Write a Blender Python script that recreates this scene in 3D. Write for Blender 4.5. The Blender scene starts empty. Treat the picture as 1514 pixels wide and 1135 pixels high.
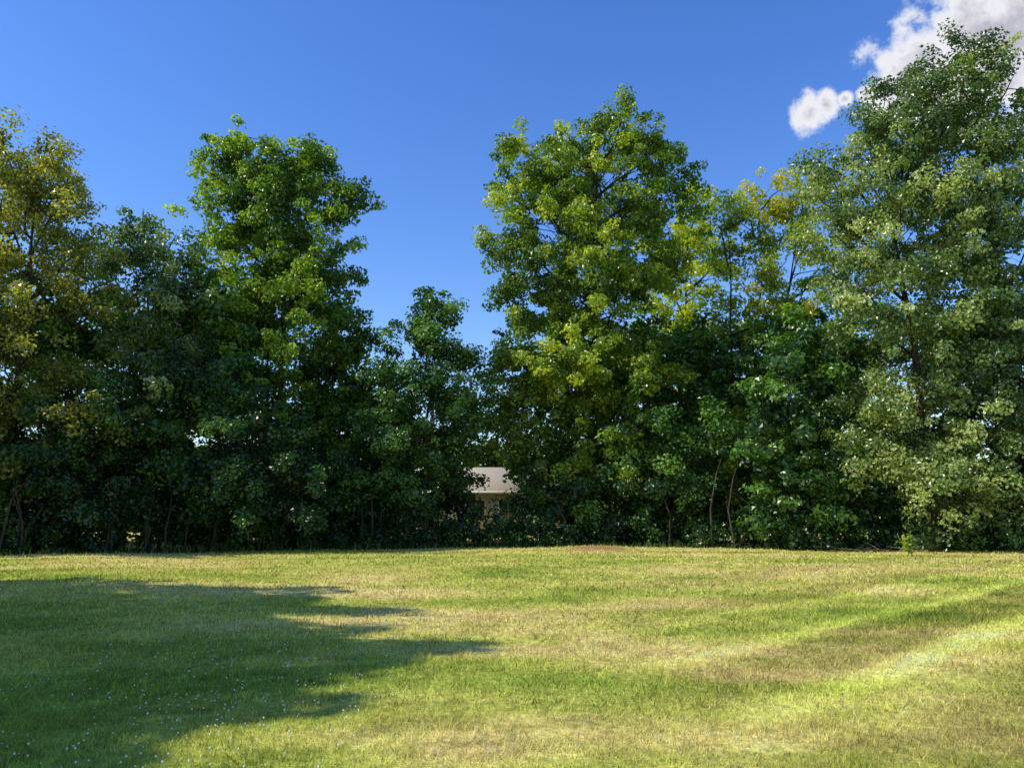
import bpy, math, numpy as np
from mathutils import Vector
rng = np.random.default_rng(7)
scene = bpy.context.scene
scene.view_settings.view_transform = 'Standard'
scene.view_settings.look = 'None'
scene.view_settings.exposure = 0

# ------------------------------------------------------------------ helpers
def nrm(a):
    return a / (np.linalg.norm(a, axis=-1, keepdims=True) + 1e-9)

_tabs = {}
def vnoise(x, y, seed=0):
    if seed not in _tabs:
        _tabs[seed] = np.random.default_rng(1000+seed).random((256, 256))
    t = _tabs[seed]
    xi = np.floor(x).astype(int); yi = np.floor(y).astype(int)
    fx = x-xi; fy = y-yi; fx = fx*fx*(3-2*fx); fy = fy*fy*(3-2*fy)
    a = t[xi % 256, yi % 256]; b = t[(xi+1) % 256, yi % 256]; c = t[xi % 256, (yi+1) % 256]; d = t[(xi+1) % 256, (yi+1) % 256]
    return (a*(1-fx)+b*fx)*(1-fy)+(c*(1-fx)+d*fx)*fy
def fbm(x, y, octv=4, seed=0, gain=.5):
    s = 0; amp = 1; tot = 0
    for o in range(octv):
        s = s + amp*vnoise(x*2**o+o*17.3, y*2**o-o*9.1, seed+o); tot += amp; amp *= gain
    return s/tot

def make_mesh(name, V, F, mats, mi=None, tint=None, smooth=None, col=None):
    V = np.asarray(V, dtype=np.float32); F = np.asarray(F, dtype=np.int32)
    me = bpy.data.meshes.new(name)
    k = F.shape[1]
    me.vertices.add(len(V)); me.vertices.foreach_set('co', V.ravel())
    me.loops.add(F.size); me.loops.foreach_set('vertex_index', F.ravel())
    me.polygons.add(len(F))
    me.polygons.foreach_set('loop_start', np.arange(0, F.size, k, dtype=np.int32))
    try:
        me.polygons.foreach_set('loop_total', np.full(len(F), k, dtype=np.int32))
    except Exception:
        pass
    for m in mats: me.materials.append(m)
    if mi is not None:
        me.polygons.foreach_set('material_index', np.asarray(mi, dtype=np.int32))
    if smooth is not None:
        me.polygons.foreach_set('use_smooth', np.asarray(smooth, dtype=bool))
    if tint is not None:
        a = me.attributes.new('tint', 'FLOAT', 'FACE')
        a.data.foreach_set('value', np.asarray(tint, dtype=np.float32))
    if col is not None:
        dom, arr = col
        a = me.attributes.new('turf', 'FLOAT_COLOR', dom)
        arr = np.concatenate([arr, np.ones((len(arr), 1))], 1).astype(np.float32)
        a.data.foreach_set('color', arr.ravel())
    me.update(calc_edges=True)
    ob = bpy.data.objects.new(name, me)
    scene.collection.objects.link(ob)
    return ob

def new_mat(name):
    m = bpy.data.materials.new(name); m.use_nodes = True
    nt = m.node_tree
    for n in list(nt.nodes): nt.nodes.remove(n)
    return m, nt, nt.nodes, nt.links

def ramp(nodes, stops):
    r = nodes.new('ShaderNodeValToRGB')
    els = r.color_ramp.elements
    els[0].position = stops[0][0]; els[0].color = (*stops[0][1], 1)
    els[1].position = stops[-1][0]; els[1].color = (*stops[-1][1], 1)
    for p, c in stops[1:-1]:
        e = els.new(p); e.color = (*c, 1)
    return r

def leaf_mat(name, dark, mid, light, trans=0.4, gloss=0.04, warm=None, tcol=(2.0, 2.0, 0.6)):
    m, nt, N, L = new_mat(name)
    at = N.new('ShaderNodeAttribute'); at.attribute_name = 'tint'
    st = [(0.0, dark), (0.5, mid), (0.93, light)]
    if warm: st.append((1.0, warm))
    r = ramp(N, st); L.new(at.outputs['Fac'], r.inputs[0])
    st2 = [(p_, tuple(min(.95, a*b) for a, b in zip(c_, tcol))) for p_, c_ in st]
    r2 = ramp(N, st2); L.new(at.outputs['Fac'], r2.inputs[0])
    p = N.new('ShaderNodeBsdfDiffuse'); L.new(r.outputs[0], p.inputs['Color'])
    t = N.new('ShaderNodeBsdfTranslucent'); L.new(r2.outputs[0], t.inputs['Color'])
    mx = N.new('ShaderNodeMixShader'); mx.inputs[0].default_value = trans
    L.new(p.outputs[0], mx.inputs[1]); L.new(t.outputs[0], mx.inputs[2])
    gl = N.new('ShaderNodeBsdfGlossy'); gl.inputs['Roughness'].default_value = 0.36; gl.inputs['Color'].default_value = (1, 1, .9, 1)
    m2 = N.new('ShaderNodeMixShader'); m2.inputs[0].default_value = gloss
    L.new(mx.outputs[0], m2.inputs[1]); L.new(gl.outputs[0], m2.inputs[2])
    o = N.new('ShaderNodeOutputMaterial'); L.new(m2.outputs[0], o.inputs[0])
    return m

def bark_mat(name, c1, c2):
    m, nt, N, L = new_mat(name)
    g = N.new('ShaderNodeNewGeometry')
    mp = N.new('ShaderNodeMapping'); mp.inputs['Scale'].default_value = (9, 9, 1.6)
    L.new(g.outputs['Position'], mp.inputs[0])
    n = N.new('ShaderNodeTexNoise'); n.inputs['Scale'].default_value = 1.5; n.inputs['Detail'].default_value = 3
    L.new(mp.outputs[0], n.inputs['Vector'])
    r = ramp(N, [(0.3, c1), (0.7, c2)]); L.new(n.outputs[0], r.inputs[0])
    p = N.new('ShaderNodeBsdfDiffuse')
    L.new(r.outputs[0], p.inputs['Color'])
    o = N.new('ShaderNodeOutputMaterial'); L.new(p.outputs[0], o.inputs[0])
    return m

BARK = bark_mat('bark_grey_brown', (0.03, 0.026, 0.018), (0.10, 0.085, 0.06))

class Geo:
    def __init__(s): s.V=[]; s.F=[]; s.mi=[]; s.t=[]; s.sm=[]; s.n=0
    def add(s, V, F, mi, t, sm):
        s.V.append(V); s.F.append(F + s.n); s.n += len(V)
        s.mi.append(np.full(len(F), mi)); s.t.append(np.broadcast_to(t, (len(F),)).copy())
        s.sm.append(np.full(len(F), sm))
    def tube(s, pts, rad, sides=7):
        pts = np.asarray(pts, float); n = len(pts)
        V = []
        for i in range(n):
            d = pts[min(i+1, n-1)] - pts[max(i-1, 0)]
            d = d/(np.linalg.norm(d)+1e-9)
            ref = np.array([1.0, 0, 0]) if abs(d[0]) < 0.8 else np.array([0, 1.0, 0])
            u = np.cross(d, ref); u /= np.linalg.norm(u); w = np.cross(d, u)
            a = np.arange(sides)*2*math.pi/sides
            V.append(pts[i] + rad[i]*(np.cos(a)[:, None]*u + np.sin(a)[:, None]*w))
        V = np.concatenate(V)
        F = []
        for i in range(n-1):
            for j in range(sides):
                k = (j+1) % sides
                F.append((i*sides+j, i*sides+k, (i+1)*sides+k, (i+1)*sides+j))
        s.add(V, np.array(F), 0, 0.5, True)
    def leaves(s, P, Nn, size, tint, aspect=0.8, mi=1):
        n = len(P)
        R = rng.normal(size=(n, 3)); R[:, 2] -= 0.5
        T = nrm(np.cross(Nn, np.cross(R, Nn))); B = np.cross(Nn, T)
        L = size[:, None]; W = L*aspect
        fold = Nn*L*0.16
        v0 = P - T*L*.5; v1 = P + B*W*.5 + fold + T*L*.06; v2 = P + T*L*.5 - Nn*L*.08; v3 = P - B*W*.5 + fold + T*L*.06
        V = np.stack([v0, v1, v2, v3], 1).reshape(-1, 3)
        F = np.arange(4*n).reshape(n, 4)
        s.add(V, F, mi, tint, False)
    def build(s, name, mats):
        return make_mesh(name, np.concatenate(s.V), np.concatenate(s.F), mats,
                         np.concatenate(s.mi), np.concatenate(s.t), np.concatenate(s.sm))

def crown_lobe(g, c, r, rz, cl_dens, leaf_n, leaf_size, tb, limb=None, squash=0.7, tip_rad=(0.34, 0.82), out=1.25, dvar=0.22):
    """limb: polyline (array) of the branch that carries this lobe; twigs fork off it"""
    c = np.asarray(c, float)
    n = max(5, int(cl_dens*r*rz))
    d = nrm(rng.normal(size=(n, 3)))
    rad = np.where(rng.random(n) < 0.22, rng.uniform(1.0, out, n), rng.uniform(0.3, 1.0, n)**0.45)
    C = c + d*rad[:, None]*np.array([r, r, rz])
    C[:, 2] = np.maximum(C[:, 2], 0.35)
    if limb is not None:
        limb = np.asarray(limb)
        for i in range(n):
            if rng.random() < 0.3:
                u = rng.uniform(0.8, len(limb)-1.0); k = min(int(u), len(limb)-2); f = u-k
                st = limb[k]*(1-f)+limb[k+1]*f
                seg = C[i]-st
                if seg[2] < -0.3*r: continue
                m1 = st + seg*.35 + rng.normal(size=3)*0.10*r + np.array([0, 0, -.10*r])
                m2 = st + seg*.7 + rng.normal(size=3)*0.10*r + np.array([0, 0, -.04*r])
                g.tube([st, m1, m2, C[i]], [0.032, 0.024, 0.014, 0.005], 4)
    cr = rng.uniform(*tip_rad, n)
    ct = np.clip(tb + rng.normal(size=n)*dvar, 0.0, 0.93)
    k = (leaf_n*(cr/0.60)**2).astype(int)
    idx = np.repeat(np.arange(n), k)
    nn = len(idx)
    dd = nrm(rng.normal(size=(nn, 3)))
    rr = rng.random(nn)**0.5
    off = dd*rr[:, None]*np.array([1, 1, squash])
    along = d[idx]
    off = off + along*(np.sum(off*along, 1, keepdims=True))*0.6
    P = C[idx] + off*cr[idx][:, None]
    P[:, 2] -= 0.18*(rr**2)*cr[idx]
    Nn = nrm(np.array([0, 0, 0.45]) + 0.45*along + 0.6*dd + 0.6*rng.normal(size=(nn, 3)))
    sz = leaf_size*rng.uniform(0.6, 1.35, nn)
    t = np.clip(ct[idx] + rng.normal(size=nn)*0.14, 0, 0.95)
    keep = P[:, 2] > 0.06
    g.leaves(P[keep], Nn[keep], sz[keep], t[keep])

def build_tree(name, base, lobes, mat, cl=6.5, leaf_n=90, leaf=0.24, tb=0.45, trunk_r=None,
               warm_or_lit_lobes=(), stems=1, bark=BARK, out=1.27, k=1.0):
    g = Geo()
    bx, by = base
    H = max(l[2] for l in lobes)
    tr = trunk_r or H*0.0115
    L0 = np.array([[l[0], l[2]] for l in lobes])
    stemsets = []
    for s_ in range(stems):
        off = (s_ - (stems-1)/2)
        ks = np.linspace(0, 1, 9)
        pts = []
        for q in ks:
            z = q*H*0.96
            w = np.exp(-((L0[:, 1]-z)/3.5)**2)+1e-6
            cx = (w*L0[:, 0]).sum()/w.sum()
            x = bx + (cx-bx)*min(1, q*1.2)*0.55 + off*q*2.4 + rng.normal()*0.12*q
            y = by + rng.normal()*0.25*q + off*0.5*q
            pts.append((x, y, z-0.15 if q == 0 else z))
        pts = np.array(pts)
        rr = tr*(1-0.9*ks**0.9)/(1 if stems == 1 else 1.5)
        rr[0] *= 1.45
        g.tube(pts, rr, 10)
        stemsets.append(pts)
    for i, l in enumerate(lobes):
        x, dy, z, r = l[:4]; rz = l[4] if len(l) > 4 else r*0.88
        r *= k; rz *= k
        c = np.array([x, by+dy, z])
        pts = stemsets[i % stems]
        za = np.clip(z - 0.35*abs(x-bx) - 1.8, z*0.45, H*0.9)
        a = np.array([np.interp(za, pts[:, 2], pts[:, j]) for j in range(3)])
        m1 = a*0.6 + c*0.4 + np.array([0, 0, -0.22*r]) + rng.normal(size=3)*0.2
        m2 = a*0.28 + c*0.72 + rng.normal(size=3)*0.2
        tip = c + nrm(c-a+np.array([0, 0, .3]))*r*.6 + rng.normal(size=3)*.12
        limb = np.array([a, m1, m2, c, tip])
        g.tube(limb, [tr*0.34, tr*0.26, tr*0.18, .04, .012], 6)
        b = tb + (0.0 if i not in warm_or_lit_lobes else 0.38) + rng.normal()*0.10  # lighter tint: warm leaf colour on some lobes, painted sunlight on others
        crown_lobe(g, c, r, rz, cl, leaf_n, leaf, b, limb=limb, out=out)
    return g.build(name, [bark, mat])

# ------------------------------------------------------------------ leaf materials
M_tulip = leaf_mat('tulip_leaf', (0.025, 0.070, 0.006), (0.10, 0.19, 0.014), (0.31, 0.42, 0.03), 0.46)
M_tulip2 = leaf_mat('tulip_leaf_yellowish', (0.035, 0.08, 0.006), (0.15, 0.245, 0.018), (0.45, 0.53, 0.05), 0.48)
M_locust = leaf_mat('locust_leaf', (0.07, 0.09, 0.012), (0.22, 0.235, 0.035), (0.42, 0.41, 0.09), 0.46)
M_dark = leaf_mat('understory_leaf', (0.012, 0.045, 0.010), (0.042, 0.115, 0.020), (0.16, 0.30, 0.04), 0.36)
M_grey = leaf_mat('elm_leaf', (0.03, 0.07, 0.014), (0.125, 0.205, 0.042), (0.42, 0.48, 0.17), 0.38, 0.06)
M_rust = leaf_mat('walnut_leaf', (0.07, 0.12, 0.010), (0.22, 0.31, 0.02), (0.46, 0.46, 0.04), 0.5, warm=(0.55, 0.24, 0.05))
M_far = leaf_mat('distant_leaf', (0.04, 0.09, 0.013), (0.11, 0.18, 0.02), (0.24, 0.31, 0.03), 0.38)

# ------------------------------------------------------------------ trees
build_tree('locust_tree', (-22.6, 36), [
    (-23.2, 0, 18.0, 2.1), (-24.4, 0, 19.0, 1.3), (-22.0, .5, 18.3, 1.2), (-21.4, -.5, 15.8, 1.9), (-23.8, .5, 14.9, 2.4),
    (-20.0, 0, 14.3, 1.3), (-22.0, -.8, 11.9, 2.6), (-19.6, 0, 12, 1.4), (-25.2, 0, 11.3, 3.0), (-22.6, -1, 8.0, 2.7),
    (-20.0, -.5, 6.5, 2.0), (-22.6, -1, 4.2, 2.4), (-26, 1, 16, 2.2), (-26, 0, 6, 3), (-23, 0, 16.4, 2)],
    M_locust, cl=7.5, leaf_n=105, leaf=0.165, tb=0.5)
build_tree('maple_tree', (-19.3, 40), [
    (-19.3, 0, 16.7, 1.3), (-20.5, 0, 15.2, 1.5), (-18.0, 0, 15.2, 1.6), (-19.4, 0, 13.4, 2.5), (-17.4, 0, 11.6, 2.5),
    (-20.3, 0, 10.2, 2.8), (-17.3, -.5, 7.4, 3.0), (-20.2, -.5, 5.7, 2.8), (-18, 0, 4, 2.6), (-16.6, .5, 13.6, 1.5)],
    M_grey, cl=7.5, leaf_n=105, leaf=0.18, tb=0.38)
build_tree('tulip_tree', (-13.4, 44), [
    (-14.1, 0, 22.1, 3.1, 1.9), (-17.7, 0, 21.4, 1.5), (-16.6, 0, 22.9, 1.4), (-11.4, 0, 22.0, 1.6), (-16.8, 0, 18.3, 2.2),
    (-9.8, 0, 19.4, 1.8), (-12.0, -1, 19.0, 2.6), (-15, .5, 15.7, 3.2), (-10.6, 0, 15.9, 2.3), (-12.5, -1, 12.6, 3.3),
    (-16.3, 0, 11.7, 3.6), (-9.1, 0, 11.6, 1.6), (-10.3, 0, 9.1, 2.4), (-13.5, -1, 8.4, 3.6), (-11.4, -1, 4.6, 3.0), (-14.5, .5, 19, 2.2), (-13, 1, 16, 2.4), (-9.4, .5, 6.5, 2.0), (-13.2, .6, 20.8, 2.2)],
    M_tulip, cl=7.0, leaf_n=125, leaf=0.205, tb=0.5, out=1.24, k=.97)
build_tree('tulip_tree', (5.4, 46), [
    (0.4, 0, 23.8, 1.6), (6.6, 0, 25.2, 2.1), (3.7, 0, 24.2, 2.0), (8.7, 0, 23.6, 2.0), (5.1, -.5, 21.7, 3.5),
    (0.7, 0, 21.0, 2.1), (10.2, 0, 22.3, 1.5), (8.5, .5, 20.2, 2.5), (-.1, 0, 17.7, 1.8), (2.6, -1, 18.4, 3.1),
    (6.2, -1, 16.5, 3.5), (1.1, -1, 14.4, 2.4), (5.7, -1, 13.1, 3.3), (.9, -.5, 10.7, 2.3), (3.3, -1, 9.9, 3.3),
    (6.8, -1, 9.1, 2.9), (4.8, -1, 5.5, 2.8), (5.2, -3.4, 16.3, 1.7), (3.2, -3, 9.6, 1.7), (3, .5, 14, 2.4), (9, .5, 16, 1.7), (3, 0.5, 21.3, 2.2)],
    M_tulip2, cl=7.0, leaf_n=125, leaf=0.205, tb=0.42, warm_or_lit_lobes=(17, 18), out=1.24, k=.96)
build_tree('cherry_tree', (-4.4, 42), [
    (-4.6, 0, 13.4, 1.0, 1.2), (-3.9, 0, 11.9, 1.5), (-5.0, 0, 9.5, 2.5), (-2.7, 0, 8.8, 1.7), (-4.8, -.5, 6.3, 2.9),
    (-7.0, 0, 6.6, 1.6), (-6.8, -.5, 3.7, 2.2), (-5.2, -1, 2.6, 1.8), (-5.4, 0, 11.3, 1.2), (-2.8, 0, 6.6, 1.4), (-3.6, 0, 4, 1.4)],
    M_dark, cl=8, leaf_n=115, leaf=0.175, tb=0.5)
build_tree('boxelder_tree', (1.6, 44.5), [
    (-.6, 0, 9.6, 1.7), (-1.7, 0, 7.6, 1.6), (.8, 0, 7.4, 1.8), (-.6, 0, 6.1, 1.3), (1.4, -.5, 4.9, 1.4), (2.0, -.5, 2.5, 1.3), (-2.0, .5, 5.2, .8), (.6, 0, 11, 1.2)],
    M_far, cl=7, leaf_n=95, leaf=0.19, tb=0.6, trunk_r=.1)
build_tree('tulip_tree', (12, 53), [
    (13.0, 0, 23.0, 1.6), (11.2, 0, 20.6, 2.2), (13.9, 0, 19.3, 2.1), (11.1, 0, 16.5, 2.6), (13.2, 0, 13.3, 2.8),
    (10.8, 0, 8.7, 3.4), (14, 0, 7, 3), (9.8, 0, 12.5, 2.4)],
    M_tulip2, cl=5.6, leaf_n=100, leaf=0.23, tb=0.75)  # high tint paints a backlit glow into this crown
build_tree('walnut_tree', (14.4, 47), [
    (16.1, 0, 21.2, 1.9, 1.4), (14.2, 0, 20.2, 1.5, 1.1), (18.0, 0, 20.6, 1.8, 1.4), (13.0, 0, 18.4, 1.5, 1.2), (16.3, 0, 17.8, 2.2, 1.6),
    (14.4, 0, 14.9, 2.1), (18.2, 0, 15.4, 2.5), (16, 0, 11.5, 2.6), (13, -.5, 8.0, 2.9), (9.8, -1, 4.8, 2.6), (12.8, -1, 4.0, 2.6), (18.3, 0, 18.2, 1.9), (12.4, .5, 12, 2)],
    M_rust, cl=6.8, leaf_n=92, leaf=0.19, tb=0.55, stems=3, warm_or_lit_lobes=(0, 1))  # light leaf tones have backlighting painted in; rusty tips are leaf colour
build_tree('catalpa_tree', (14, 40.5), [
    (14.2, 0, 8.4, 2.5), (15.2, 0, 5.7, 2.9), (12.7, 0, 5.4, 2.5), (13.8, -.8, 2.5, 2.4), (16, 0, 10, 2.0), (17, 0, 3, 2)],
    M_dark, cl=7, leaf_n=95, leaf=0.25, tb=0.36)
build_tree('elm_tree', (19.8, 38), [
    (19.8, 0, 23.3, 1.4), (18.3, 0, 21.2, 1.3), (19.9, 0, 20.7, 2.3), (15.9, 0, 19.0, 1.2), (15.6, 0, 17.1, 1.5),
    (18.0, 0, 18.1, 2.4), (16.6, 0, 14.9, 2.3), (19.1, -.5, 15.1, 3.0), (17.5, -.5, 11.9, 2.4), (19.0, -1, 9.3, 2.7),
    (17.0, -.5, 7.0, 1.8), (18.5, -1, 5.4, 2.3), (19.8, -1.6, 2.9, 2.1), (20.8, -1, 12, 2.3), (21.4, -1.8, 6.2, 1.8), (16.6, 0, 4.2, 1.6), (21, 0, 18, 2)],
    M_grey, cl=7.6, leaf_n=120, leaf=0.165, tb=0.44, warm_or_lit_lobes=(12, 11, 7))  # listed lobes lightened: sunlit foliage painted into the leaf tint
build_tree('elm_tree', (24.2, 38.5), [
    (24.0, 0, 25.1, 1.8), (25.6, 0, 23.2, 2.2), (22.4, 0, 22.5, 2.2), (23.2, 0, 18.9, 3.2), (27, 0, 19, 3.2),
    (22.0, 0, 15.4, 3.0), (25.6, 0, 14.3, 3.2), (22.6, -.5, 11.1, 3.1), (25.6, 0, 9.4, 3.2), (21.8, -.5, 6.8, 2.7),
    (23.8, -1.4, 4.2, 2.6), (27, 0, 6, 3), (22.6, -2, 2.4, 1.8), (25.6, -1.5, 2.6, 2.0), (21.2, -1.9, 1.7, 1.4), (23.6, .4, 21.4, 2.2)],
    M_grey, cl=7.6, leaf_n=115, leaf=0.175, tb=0.38, warm_or_lit_lobes=(9,))
# shaded understory trees
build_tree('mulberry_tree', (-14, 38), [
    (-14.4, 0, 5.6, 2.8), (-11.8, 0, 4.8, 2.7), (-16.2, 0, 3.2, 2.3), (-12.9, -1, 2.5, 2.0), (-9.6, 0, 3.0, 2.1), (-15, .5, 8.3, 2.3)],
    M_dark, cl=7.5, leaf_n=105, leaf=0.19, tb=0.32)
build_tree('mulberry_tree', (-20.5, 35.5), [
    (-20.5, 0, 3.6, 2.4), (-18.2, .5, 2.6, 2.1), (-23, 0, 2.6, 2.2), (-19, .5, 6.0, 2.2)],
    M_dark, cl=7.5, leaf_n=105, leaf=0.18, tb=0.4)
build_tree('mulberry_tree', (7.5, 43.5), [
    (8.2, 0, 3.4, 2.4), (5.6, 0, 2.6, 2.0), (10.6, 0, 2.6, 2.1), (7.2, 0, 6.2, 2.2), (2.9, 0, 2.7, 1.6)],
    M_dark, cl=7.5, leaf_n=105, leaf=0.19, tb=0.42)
# trees on the left side of the lawn (cast the foreground shadow)
build_tree('oak_tree', (-19.0, 6.6), [
    (-19.0, 0, 14.4, 1.9), (-19, -1.8, 12, 2.6), (-19.6, 1.8, 11.6, 2.8), (-21, 0, 9, 3), (-19, -1.5, 7, 2.8), (-19.6, 2, 6, 2.8), (-19, 0, 4, 2.6), (-19.4, -.5, 10, 3)],
    M_tulip, cl=7, leaf_n=60, leaf=0.48)
build_tree('oak_tree', (-21.2, 10.6), [
    (-21.2, 0, 14.2, 2.2), (-20.9, 2, 12, 2.8), (-20.7, -2, 11.4, 2.8), (-22, 0, 8.4, 3), (-21, 1.8, 6.5, 2.8), (-21, -1.6, 5, 2.8), (-21.5, 0, 11, 3)],
    M_tulip, cl=7, leaf_n=60, leaf=0.48)
build_tree('oak_tree', (-25.8, 14.3), [
    (-25.8, 0, 13, 2.4), (-25.4, 1.4, 9.8, 2.6), (-24.5, -2, 10.5, 2.8), (-25, 0, 7, 3), (-24.5, 0, 4.4, 2.6), (-25, -3, 12, 2.6)],
    M_tulip, cl=7, leaf_n=60, leaf=0.48)
build_tree('oak_tree', (-19.4, 1.6), [
    (-19.7, 0, 13.8, 2.1), (-19.6, 2.2, 12.8, 2.4), (-19.6, -2.4, 12.8, 2.8), (-19.4, 1, 9.5, 3), (-18.6, -2, 8, 3), (-19, 1, 6, 2.8), (-19, -1, 4, 2.6), (-19.6, -.4, 11.4, 3), (-19.6, 3, 10.4, 2.6), (-19.2, -4.5, 11, 3), (-19.6, 2.6, 7.6, 2.4)],
    M_tulip, cl=7, leaf_n=60, leaf=0.48)

def edge_y(x):
    return 41.5 - 0.0145*np.abs(x - 3.0)**2.0*0.9*np.where(x < 3, 1.15, 0.85)

# shrubs under the trees
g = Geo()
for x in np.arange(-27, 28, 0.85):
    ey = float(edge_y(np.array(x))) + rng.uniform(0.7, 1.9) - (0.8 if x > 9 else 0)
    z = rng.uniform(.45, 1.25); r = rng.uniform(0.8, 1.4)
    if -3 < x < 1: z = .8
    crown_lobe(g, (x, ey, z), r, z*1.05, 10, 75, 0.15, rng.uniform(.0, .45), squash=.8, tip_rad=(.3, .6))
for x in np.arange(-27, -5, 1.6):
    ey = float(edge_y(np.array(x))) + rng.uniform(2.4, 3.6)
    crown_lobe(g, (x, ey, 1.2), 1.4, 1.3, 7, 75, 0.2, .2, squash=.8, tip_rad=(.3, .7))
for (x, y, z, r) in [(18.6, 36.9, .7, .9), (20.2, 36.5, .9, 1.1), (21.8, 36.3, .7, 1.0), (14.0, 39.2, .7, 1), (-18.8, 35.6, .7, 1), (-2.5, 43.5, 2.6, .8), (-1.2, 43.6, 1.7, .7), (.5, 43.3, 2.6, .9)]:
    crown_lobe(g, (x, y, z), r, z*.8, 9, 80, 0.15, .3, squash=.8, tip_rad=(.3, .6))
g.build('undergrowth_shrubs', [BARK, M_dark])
# second row of the wood
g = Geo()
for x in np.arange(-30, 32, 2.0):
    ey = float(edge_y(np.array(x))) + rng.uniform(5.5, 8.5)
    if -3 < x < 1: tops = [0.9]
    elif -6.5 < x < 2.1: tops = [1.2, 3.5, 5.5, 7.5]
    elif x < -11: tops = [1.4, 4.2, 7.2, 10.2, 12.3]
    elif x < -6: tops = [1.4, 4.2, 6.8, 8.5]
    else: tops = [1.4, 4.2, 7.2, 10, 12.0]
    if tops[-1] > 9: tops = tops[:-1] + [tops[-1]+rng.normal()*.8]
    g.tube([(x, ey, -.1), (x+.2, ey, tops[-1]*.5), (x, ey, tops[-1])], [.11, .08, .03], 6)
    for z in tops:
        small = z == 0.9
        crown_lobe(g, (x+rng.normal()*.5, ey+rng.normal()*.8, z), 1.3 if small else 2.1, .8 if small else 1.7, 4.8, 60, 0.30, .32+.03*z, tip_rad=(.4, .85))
# slim bare stems of saplings standing in the shade at the edge of the wood
for i in range(34):
    x = rng.uniform(-24, 20)
    if -3.2 < x < 1.4: continue
    y = float(edge_y(np.array(x))) + rng.uniform(.2, 1.2) - (0.8 if x > 9 else 0); h = rng.uniform(2.5, 5)
    g.tube([(x, y, -.1), (x+rng.normal()*.15, y, h*.4), (x+rng.normal()*.35, y+.2, h*.75), (x+rng.normal()*.5, y+.4, h)], [.06, .05, .035, .015], 6)
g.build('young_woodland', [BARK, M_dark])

# distant woods
g = Geo()
for x in np.arange(-95, 96, 4.0):
    h = rng.uniform(8, 11)
    y = 88 + rng.uniform(-5, 5)
    g.tube([(x, y, -.2), (x, y, h*.7)], [.3, .1], 5)
    for q in range(4):
        crown_lobe(g, (x+rng.normal()*1.5, y+rng.normal()*1.5, h*(0.12+.24*q)), 3.2, h*.2, 1.8, 40, 0.6, .5, tip_rad=(.8, 1.5))
g.build('distant_woods', [BARK, M_far])

# ------------------------------------------------------------------ lawn
def turf(x, y):
    """real turf colour variation: grass type, dry patches, mowing bands"""
    c0 = np.array([0.27, 0.34, 0.050]); c1 = np.array([0.50, 0.49, 0.10]); c2 = np.array([0.72, 0.56, 0.20])
    n = .46 + .78*(fbm(x*0.28+3, y*0.5+5, 5, 0, .58)-.5)
    for (px, py, rx, ry, a) in [(-1.9, 12.8, 2.0, 1.0, .20), (-3.6, 17.5, 2.6, 1.6, .18), (1.6, 10.2, 1.2, .5, .24), (-4, 30, 7, .8, .14),
                                (3.5, 33, 5, 1.6, .10), (5.2, 11.5, 1.6, .6, .14), (-12, 27, 5, 1.2, .14), (8, 24, 5, 1.6, .08), (-0.4, 5.6, .7, .35, .14), (2.5, 15, 2.4, .7, .14), (2.6, 8.6, .8, .35, .18)]:
        q = ((x-px)/rx)**2+((y-py)/ry)**2
        n = n + a*np.exp(-q)*(.3+1.4*fbm(x*1.3, y*1.6, 3, 90))
    e = edge_y(x)-y
    n = n + 0.14*np.exp(-((e-3.0)/.5)**2) + 0.12*np.exp(-((e-6.5)/.7)**2) - 0.10*np.exp(-((e-4.6)/.7)**2) - 0.08*np.exp(-((e-9.2)/.8)**2)
    n = n + 0.004*np.clip(y-12, 0, 20)
    t = np.clip((n-0.30)/0.38, 0, 1)
    t = t[..., None]
    c = np.where(t < .5, c0+(c1-c0)*t*2, c1+(c2-c1)*(t-.5)*2)
    f = fbm(x*3.1, y*3.1, 5, 20, .75)
    c = c*(0.40+1.2*f)[..., None]
    s = (x-y)/1.414 + 0.22*(fbm(x*.4, y*.4, 2, 40)-.5)
    def band(a, b, w=.06): return 1/(1+np.exp(-np.clip((s-a)/w, -40, 40))) - 1/(1+np.exp(-np.clip((s-b)/w, -40, 40)))
    m = 1 - .32*band(-5.1, -3.7) + .40*band(-5.55, -5.1, .05) + .46*band(-3.7, -3.2, .05) - .28*band(-2.4, -1.0) - .20*band(-8.8, -7.4) + .22*band(-7.4, -7.0) - .26*band(1.0, 2.8)+.36*band(-1.0, -.5) - .14*band(-12.4, -10.6)
    wr = np.clip((x-0.6)/3.0, 0, 1)
    m = 1 + (m-1)*wr
    return np.clip(c*m[..., None], 0.01, .80)

m, nt, N, L = new_mat('lawn_ground')
gg = N.new('ShaderNodeNewGeometry')
at0 = N.new('ShaderNodeAttribute'); at0.attribute_name = 'turf'
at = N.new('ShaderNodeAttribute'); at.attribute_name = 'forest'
n4 = N.new('ShaderNodeTexNoise'); n4.inputs['Scale'].default_value = 9; n4.inputs['Detail'].default_value = 5
L.new(gg.outputs['Position'], n4.inputs['Vector'])
rv = ramp(N, [(0.3, (.5, .55, .5)), (.7, (1.15, 1.12, 1.15))]); L.new(n4.outputs[0], rv.inputs[0])
mv = N.new('ShaderNodeMix'); mv.data_type = 'RGBA'; mv.blend_type = 'MULTIPLY'; mv.inputs[0].default_value = 1
L.new(at0.outputs['Color'], mv.inputs[6]); L.new(rv.outputs[0], mv.inputs[7])
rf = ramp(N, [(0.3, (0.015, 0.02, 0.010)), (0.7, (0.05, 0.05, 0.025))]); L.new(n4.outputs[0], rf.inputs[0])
mx = N.new('ShaderNodeMix'); mx.data_type = 'RGBA'; L.new(at.outputs['Fac'], mx.inputs[0]); L.new(mv.outputs[2], mx.inputs[6]); L.new(rf.outputs[0], mx.inputs[7])
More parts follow.
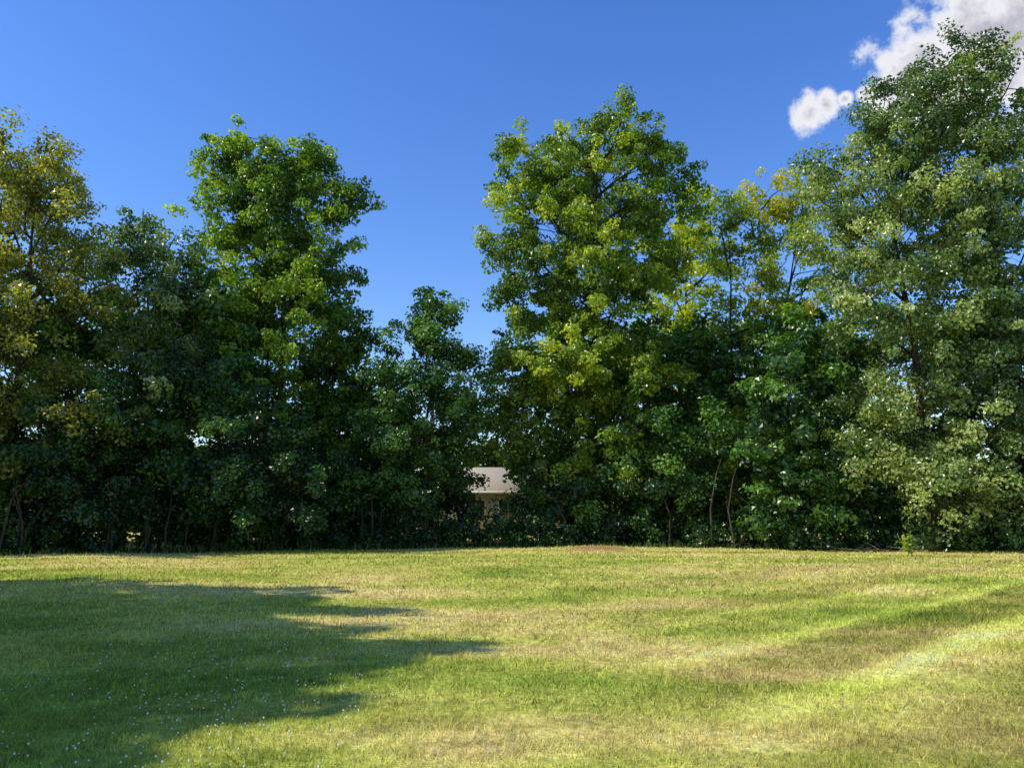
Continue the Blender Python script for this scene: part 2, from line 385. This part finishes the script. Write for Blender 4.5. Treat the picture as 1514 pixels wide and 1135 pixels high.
at2 = N.new('ShaderNodeAttribute'); at2.attribute_name = 'dirt'
mx2 = N.new('ShaderNodeMix'); mx2.data_type = 'RGBA'; L.new(at2.outputs['Fac'], mx2.inputs[0]); L.new(mx.outputs[2], mx2.inputs[6]); mx2.inputs[7].default_value = (0.34, 0.19, 0.08, 1)
b = N.new('ShaderNodeBump'); b.inputs['Strength'].default_value = 0.8; b.inputs['Distance'].default_value = 0.06; L.new(n4.outputs[0], b.inputs['Height'])
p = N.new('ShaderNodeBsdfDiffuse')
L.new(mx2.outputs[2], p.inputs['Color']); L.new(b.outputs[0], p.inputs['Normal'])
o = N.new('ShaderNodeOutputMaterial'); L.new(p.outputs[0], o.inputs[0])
M_ground = m

def height(x, y):
    h = 0.05*np.sin(x*0.23+1)*np.cos(y*0.19) + 0.03*np.sin(x*0.61+y*0.37)
    h = h + 0.22*np.exp(-(((x-4.2)/2.6)**2+((y-38.6)/1.6)**2))
    far = np.clip((np.hypot(x, y)-70)/100, 0, 1)
    return h*(1-far)

inner = np.arange(-34, 34.01, 0.25)
outx = np.array([36, 39, 43, 50, 60, 75, 100, 150, 250, 450, 900, 2000, 4000])
xs = np.concatenate([-outx[::-1], inner, outx])
ys = np.unique(np.concatenate([-outx[::-1]+30, np.arange(-3.6, 62.01, 0.25), outx+28]))
X, Y = np.meshgrid(xs, ys)
Z = height(X, Y)
V = np.stack([X.ravel(), Y.ravel(), Z.ravel()], 1)
nx, ny = len(xs), len(ys)
ii = (np.arange(ny-1)[:, None]*nx + np.arange(nx-1)[None, :]).ravel()
F = np.stack([ii, ii+1, ii+nx+1, ii+nx], 1)
xr, yr = X.ravel(), Y.ravel()
ground = make_mesh('lawn', V, F, [M_ground], smooth=np.ones(len(F), bool), col=('POINT', turf(xr, yr)))
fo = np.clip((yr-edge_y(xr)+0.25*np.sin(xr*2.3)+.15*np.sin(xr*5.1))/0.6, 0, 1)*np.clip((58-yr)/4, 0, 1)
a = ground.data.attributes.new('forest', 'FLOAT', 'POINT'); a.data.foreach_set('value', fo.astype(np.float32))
dirt = np.clip(1.8*np.exp(-(((xr-4.0)/1.5)**2+((yr-37.8)/1.0)**2))*(.4+1.1*fbm(xr*2, yr*2, 3, 60))-0.1, 0, 1)
a = ground.data.attributes.new('dirt', 'FLOAT', 'POINT'); a.data.foreach_set('value', dirt.astype(np.float32))

m, nt, N, L = new_mat('grass_blade')
at = N.new('ShaderNodeAttribute'); at.attribute_name = 'turf'
p = N.new('ShaderNodeBsdfDiffuse'); L.new(at.outputs['Color'], p.inputs['Color'])
t = N.new('ShaderNodeBsdfTranslucent'); L.new(at.outputs['Color'], t.inputs['Color'])
ms = N.new('ShaderNodeMixShader'); ms.inputs[0].default_value = 0.4; L.new(p.outputs[0], ms.inputs[1]); L.new(t.outputs[0], ms.inputs[2])
o = N.new('ShaderNodeOutputMaterial'); L.new(ms.outputs[0], o.inputs[0])
M_blade = m
PX=[]; PY=[]; HH=[]; WW=[]
for (y0, y1, dens, hh, ww) in [(3.5, 7, 2600, .038, .008), (7, 11, 1250, .042, .012), (11, 17, 480, .048, .019), (17, 26, 170, .055, .032), (26, 42, 60, .06, .052)]:
    w0 = 0.78*y1+1
    n = int(dens*(y1-y0)*2*w0*0.9)
    y = rng.uniform(y0, y1, n); x = rng.uniform(-w0, w0, n)
    k = (np.abs(x) < 0.74*y+1.0) & (y < edge_y(x)+.3)
    k &= (((x-4.0)/1.4)**2+((y-37.8)/0.8)**2) > 1
    k &= rng.random(n) < (0.3+1.2*fbm(x*1.7, y*1.7, 3, 70))
    x, y = x[k], y[k]; PX.append(x); PY.append(y)
    HH.append(hh*rng.uniform(.4, 1.7, len(x))*(0.4+1.2*fbm(x*4, y*4, 2, 80))); WW.append(np.full(len(x), ww))
x = np.concatenate(PX); y = np.concatenate(PY); h = np.concatenate(HH); w = np.concatenate(WW)
n = len(x); ang = rng.uniform(0, 2*math.pi, n); la = rng.uniform(0, 2*math.pi, n); le = h*rng.uniform(.2, 1.2, n)
z = height(x, y) - 0.004
B = np.stack([x, y, z], 1); W = np.stack([np.cos(ang), np.sin(ang), np.zeros(n)], 1)*w[:, None]*.5
T = B + np.stack([np.cos(la)*le, np.sin(la)*le, h], 1)
V = np.stack([B-W, B+W, T], 1).reshape(-1, 3); F = np.arange(3*n).reshape(n, 3)
tc_ = turf(x, y); q = rng.random(n)
straw = (rng.random(n) < .19)[:, None]
mult = (0.5+1.15*q)[:, None]*np.where(straw, np.array([[1.45, 1.2, 1.8]]), np.array([[.95, 1.02, .88]]))
make_mesh('lawn_grass_blades', V, F, [M_blade], col=('FACE', np.clip(tc_*mult, 0, .85)))

# clover flowers
m, nt, N, L = new_mat('clover_petal')
p = N.new('ShaderNodeBsdfPrincipled'); p.inputs['Roughness'].default_value = .8
nz = N.new('ShaderNodeTexNoise'); nz.inputs['Scale'].default_value = 300
rr = ramp(N, [(0.3, (.6, .62, .5)), (.7, (.82, .8, .76))]); L.new(nz.outputs[0], rr.inputs[0]); L.new(rr.outputs[0], p.inputs['Base Color'])
o = N.new('ShaderNodeOutputMaterial'); L.new(p.outputs[0], o.inputs[0])
V=[]; F=[]; c = 0
for i in range(900):
    yy = 4.5+12*rng.random()**1.2; xx = -abs(rng.normal())*yy*.25 - 1.4 + rng.normal()*.5
    if xx > -.9: continue
    hz = float(height(np.array(xx), np.array(yy))) + rng.uniform(.035, .055); s = rng.uniform(.004, .009)
    for ring, zz in ((0.6, -.7), (1.0, 0), (.6, .75)):
        for j in range(5):
            a_ = j*2*math.pi/5
            V.append((xx+math.cos(a_)*s*ring, yy+math.sin(a_)*s*ring, hz+zz*s))
    for k in range(2):
        for j in range(5):
            F.append((c+k*5+j, c+k*5+(j+1) % 5, c+k*5+5+(j+1) % 5, c+k*5+5+j))
    V.append((xx, yy, hz+s))
    for j in range(5):
        F.append((c+10+j, c+10+(j+1) % 5, c+15))
    c += 16
me = bpy.data.meshes.new('clover_flowers'); me.from_pydata(V, [], F); me.materials.append(m)
scene.collection.objects.link(bpy.data.objects.new('clover_flowers', me))

# tall weeds along the wood edge
g = Geo()
for i in range(2600):
    x = rng.uniform(-27, 27); y = float(edge_y(np.array(x))) + rng.normal()*.35 + .3
    h = rng.uniform(.1, .4); a_ = rng.uniform(0, 6.28)
    b0 = np.array([x, y, 0.0]); w_ = np.array([math.cos(a_), math.sin(a_), 0])*.018
    tp = b0+np.array([rng.normal()*.12, rng.normal()*.12, h]); md = (b0+tp)/2+np.array([0, 0, .05])
    g.add(np.array([b0-w_, b0+w_, md+w_*.8, md-w_*.8, md+w_*.8, md-w_*.8, tp, tp+w_*.1]), np.array([[0, 1, 2, 3], [5, 4, 7, 6]]), 1, rng.uniform(.0, .6), False)
g.build('edge_weeds', [BARK, M_far])

# young pokeweed plant
g = Geo()
x0, y0 = 17.0, 34.9
for s_ in range(4):
    tp = np.array([x0+rng.normal()*.25, y0+rng.normal()*.2, rng.uniform(.6, .95)])
    g.tube([(x0, y0, -.02), (np.array([x0, y0, 0])+tp)/2+np.array([0, 0, .1]), tp], [.018, .013, .006], 5)
    q = rng.random(22)[:, None]; P = np.array([x0, y0, .1])*(1-q)+tp*q + rng.normal(size=(22, 3))*.09
    g.leaves(P, nrm(rng.normal(size=(22, 3))*.5+np.array([0, -.3, .8])), rng.uniform(.12, .24, 22), rng.uniform(.5, .8, 22), .5)
g.build('pokeweed_plant', [BARK, M_tulip2])
# fallen branches
g = Geo()
for i in range(18):
    xb = rng.uniform(14.5, 19); yb = float(edge_y(np.array(xb)))-rng.uniform(.8, 1.8); a_ = rng.normal()*.5 + (0 if rng.random() < .5 else math.pi); l = rng.uniform(.6, 1.7)
    pz = rng.uniform(.1, .5)
    e = np.array([xb+math.cos(a_)*l, yb+math.sin(a_)*l*.5, pz])
    g.tube([(xb, yb, .03), (xb*.5+e[0]*.5, yb*.5+e[1]*.5, pz*.6), e], [.025, .018, .006], 5)
g.build('fallen_branches', [bark_mat('dead_wood', (.12, .09, .06), (.3, .25, .19)), BARK])

# ------------------------------------------------------------------ house behind the trees
def simple_mat(name, c1, c2, scale=(1, 1, 1), ns=4, rough=.8):
    m, nt, N, L = new_mat(name)
    tc = N.new('ShaderNodeTexCoord'); mp = N.new('ShaderNodeMapping'); mp.inputs['Scale'].default_value = scale
    L.new(tc.outputs['Object'], mp.inputs[0])
    n = N.new('ShaderNodeTexNoise'); n.inputs['Scale'].default_value = ns; n.inputs['Detail'].default_value = 5; L.new(mp.outputs[0], n.inputs['Vector'])
    r = ramp(N, [(.3, c1), (.7, c2)]); L.new(n.outputs[0], r.inputs[0])
    p = N.new('ShaderNodeBsdfPrincipled'); p.inputs['Roughness'].default_value = rough; L.new(r.outputs[0], p.inputs['Base Color'])
    o = N.new('ShaderNodeOutputMaterial'); L.new(p.outputs[0], o.inputs[0])
    return m
house = bpy.data.objects.new('ranch_house', None); scene.collection.objects.link(house); house.location = (-1.5, 60, 0)
def box(name, x0, x1, y0, y1, z0, z1, mat, parent=house):
    V = [(x0, y0, z0), (x1, y0, z0), (x1, y1, z0), (x0, y1, z0), (x0, y0, z1), (x1, y0, z1), (x1, y1, z1), (x0, y1, z1)]
    F = [(0, 3, 2, 1), (4, 5, 6, 7), (0, 1, 5, 4), (1, 2, 6, 5), (2, 3, 7, 6), (3, 0, 4, 7)]
    ob = make_mesh(name, V, F, [mat]); ob.parent = parent
    return ob
M_wall = simple_mat('house_siding', (.42, .37, .27), (.54, .48, .36), (1, 1, 14), 2)
M_trim = simple_mat('house_trim', (.7, .68, .62), (.8, .78, .73))
M_roof = simple_mat('roof_shingle', (.28, .23, .15), (.48, .41, .28), (6, 6, 14), 3)
M_glass = simple_mat('window_glass', (.02, .025, .03), (.04, .045, .05), rough=.1)
M_brick = simple_mat('chimney_brick', (.25, .1, .07), (.4, .2, .14), (4, 4, 10))
box('walls', -6, 6, 0, 8, -.1, 3.3, M_wall)
V = [(-6.6, -.7, 3.25), (6.6, -.7, 3.25), (6.6, 4, 5.3), (-6.6, 4, 5.3), (6.6, 8.7, 3.25), (-6.6, 8.7, 3.25),
     (-6.6, -.7, 3.4), (6.6, -.7, 3.4), (6.6, 4, 5.45), (-6.6, 4, 5.45), (6.6, 8.7, 3.4), (-6.6, 8.7, 3.4)]
F = [(6, 7, 8, 9), (9, 8, 10, 11), (1, 0, 3, 2), (2, 3, 5, 4), (0, 1, 7, 6), (4, 5, 11, 10), (1, 2, 8, 7), (2, 4, 10, 8), (3, 0, 6, 9), (5, 3, 9, 11)]
ob = make_mesh('roof', V, F, [M_roof]); ob.parent = house
make_mesh('gable', [(-5.99, .01, 3.3), (-5.99, 7.99, 3.3), (-5.99, 4, 5.2), (5.99, .01, 3.3), (5.99, 7.99, 3.3), (5.99, 4, 5.2)], [(0, 1, 2), (3, 4, 5)], [M_wall]).parent = house
box('gutter', -6.6, 6.6, -.8, -.702, 3.26, 3.42, M_trim)
box('chimney', 4.2, 5.0, 4.6, 5.4, 4.2, 6.0, M_brick)
for i, wx in enumerate((-4.6, -1.2, 1.2, 4.4)):
    box(f'window_frame_{i}', wx-.75, wx+.75, -.05, -.003, 1.25, 2.85, M_trim)
    box(f'window_pane_{i}', wx-.66, wx-.03, -.07, -.052, 1.34, 2.76, M_glass)
    box(f'window_pane_r_{i}', wx+.03, wx+.66, -.07, -.052, 1.34, 2.76, M_glass)
box('door', 2.3, 3.25, -.06, -.003, 0, 2.1, M_trim)

# ------------------------------------------------------------------ sun & sky
sun_el = math.radians(42); az = math.radians(-103)
sv = Vector((math.sin(az)*math.cos(sun_el), math.cos(az)*math.cos(sun_el), math.sin(sun_el)))
sd = bpy.data.lights.new('sun', 'SUN'); sd.energy = 5.0; sd.angle = math.radians(.5); sd.color = (1.0, .95, .84)
so = bpy.data.objects.new('sun', sd); scene.collection.objects.link(so)
so.rotation_euler = sv.to_track_quat('Z', 'Y').to_euler(); so.location = sv*100

w = bpy.data.worlds.new('World'); scene.world = w; w.use_nodes = True
nt = w.node_tree; N = nt.nodes; L = nt.links
for n in list(N): N.remove(n)
sky = N.new('ShaderNodeTexSky'); sky.sky_type = 'NISHITA'; sky.sun_disc = False
sky.sun_elevation = sun_el; sky.sun_rotation = az % (2*math.pi)
sky.air_density = 1.2; sky.dust_density = 0.3; sky.ozone_density = 4.5
hs = N.new('ShaderNodeHueSaturation'); hs.inputs['Hue'].default_value = 0.516; hs.inputs['Saturation'].default_value = 1.25; hs.inputs['Value'].default_value = 1.4
L.new(sky.outputs[0], hs.inputs['Color'])
bg = N.new('ShaderNodeBackground'); bg.inputs[1].default_value = 0.15; L.new(hs.outputs[0], bg.inputs[0])
tc = N.new('ShaderNodeTexCoord')
nz = N.new('ShaderNodeTexNoise'); nz.inputs['Scale'].default_value = 30; nz.inputs['Detail'].default_value = 8; nz.inputs['Roughness'].default_value = .62
L.new(tc.outputs['Generated'], nz.inputs['Vector'])
fs = None
for (cx, cy, cz, r_) in [(.453, .768, .453, .085), (.425, .785, .445, .055), (.475, .745, .487, .07), (.501, .729, .467, .115), (.56, .69, .46, .13), (.332, .829, .445, .025), (.348, .822, .450, .020), (.366, .814, .452, .012), (.385, .806, .452, .013)]:
    d = N.new('ShaderNodeVectorMath'); d.operation = 'DISTANCE'; L.new(tc.outputs['Generated'], d.inputs[0])
    c_ = Vector((cx, cy, cz)).normalized(); d.inputs[1].default_value = c_
    q = N.new('ShaderNodeMath'); q.operation = 'MULTIPLY_ADD'; L.new(d.outputs['Value'], q.inputs[0]); q.inputs[1].default_value = -1/r_; q.inputs[2].default_value = 1
    if fs is None: fs = q.outputs[0]
    else:
        mxx = N.new('ShaderNodeMath'); mxx.operation = 'MAXIMUM'; L.new(fs, mxx.inputs[0]); L.new(q.outputs[0], mxx.inputs[1]); fs = mxx.outputs[0]
ma = N.new('ShaderNodeMath'); ma.operation = 'MULTIPLY_ADD'; L.new(nz.outputs[0], ma.inputs[0]); ma.inputs[1].default_value = 1.9; ma.inputs[2].default_value = -.95
sm_ = N.new('ShaderNodeMath'); sm_.operation = 'ADD'; L.new(ma.outputs[0], sm_.inputs[0]); L.new(fs, sm_.inputs[1])
mk = N.new('ShaderNodeMapRange'); mk.interpolation_type = 'SMOOTHSTEP'; L.new(sm_.outputs[0], mk.inputs[0]); mk.inputs[1].default_value = -.02; mk.inputs[2].default_value = .5
cr = ramp(N, [(0.2, (.95, .96, 1.0)), (0.55, (.84, .84, .89)), (.95, (.52, .51, .60))])  # cloud shading painted as colour: lit white rim, shaded grey core
L.new(sm_.outputs[0], cr.inputs[0])
bc = N.new('ShaderNodeBackground'); L.new(cr.outputs[0], bc.inputs[0]); bc.inputs[1].default_value = 1.0
ms = N.new('ShaderNodeMixShader'); L.new(mk.outputs[0], ms.inputs[0]); L.new(bg.outputs[0], ms.inputs[1]); L.new(bc.outputs[0], ms.inputs[2])
wo = N.new('ShaderNodeOutputWorld'); L.new(ms.outputs[0], wo.inputs[0])

# ------------------------------------------------------------------ camera
cd = bpy.data.cameras.new('camera'); cd.sensor_width = 36; cd.lens = 28.06; cd.clip_end = 10000
co = bpy.data.objects.new('camera', cd); scene.collection.objects.link(co)
co.location = (0, 0, 1.6); co.rotation_euler = (math.radians(90+9.4), 0, 0)
scene.camera = co
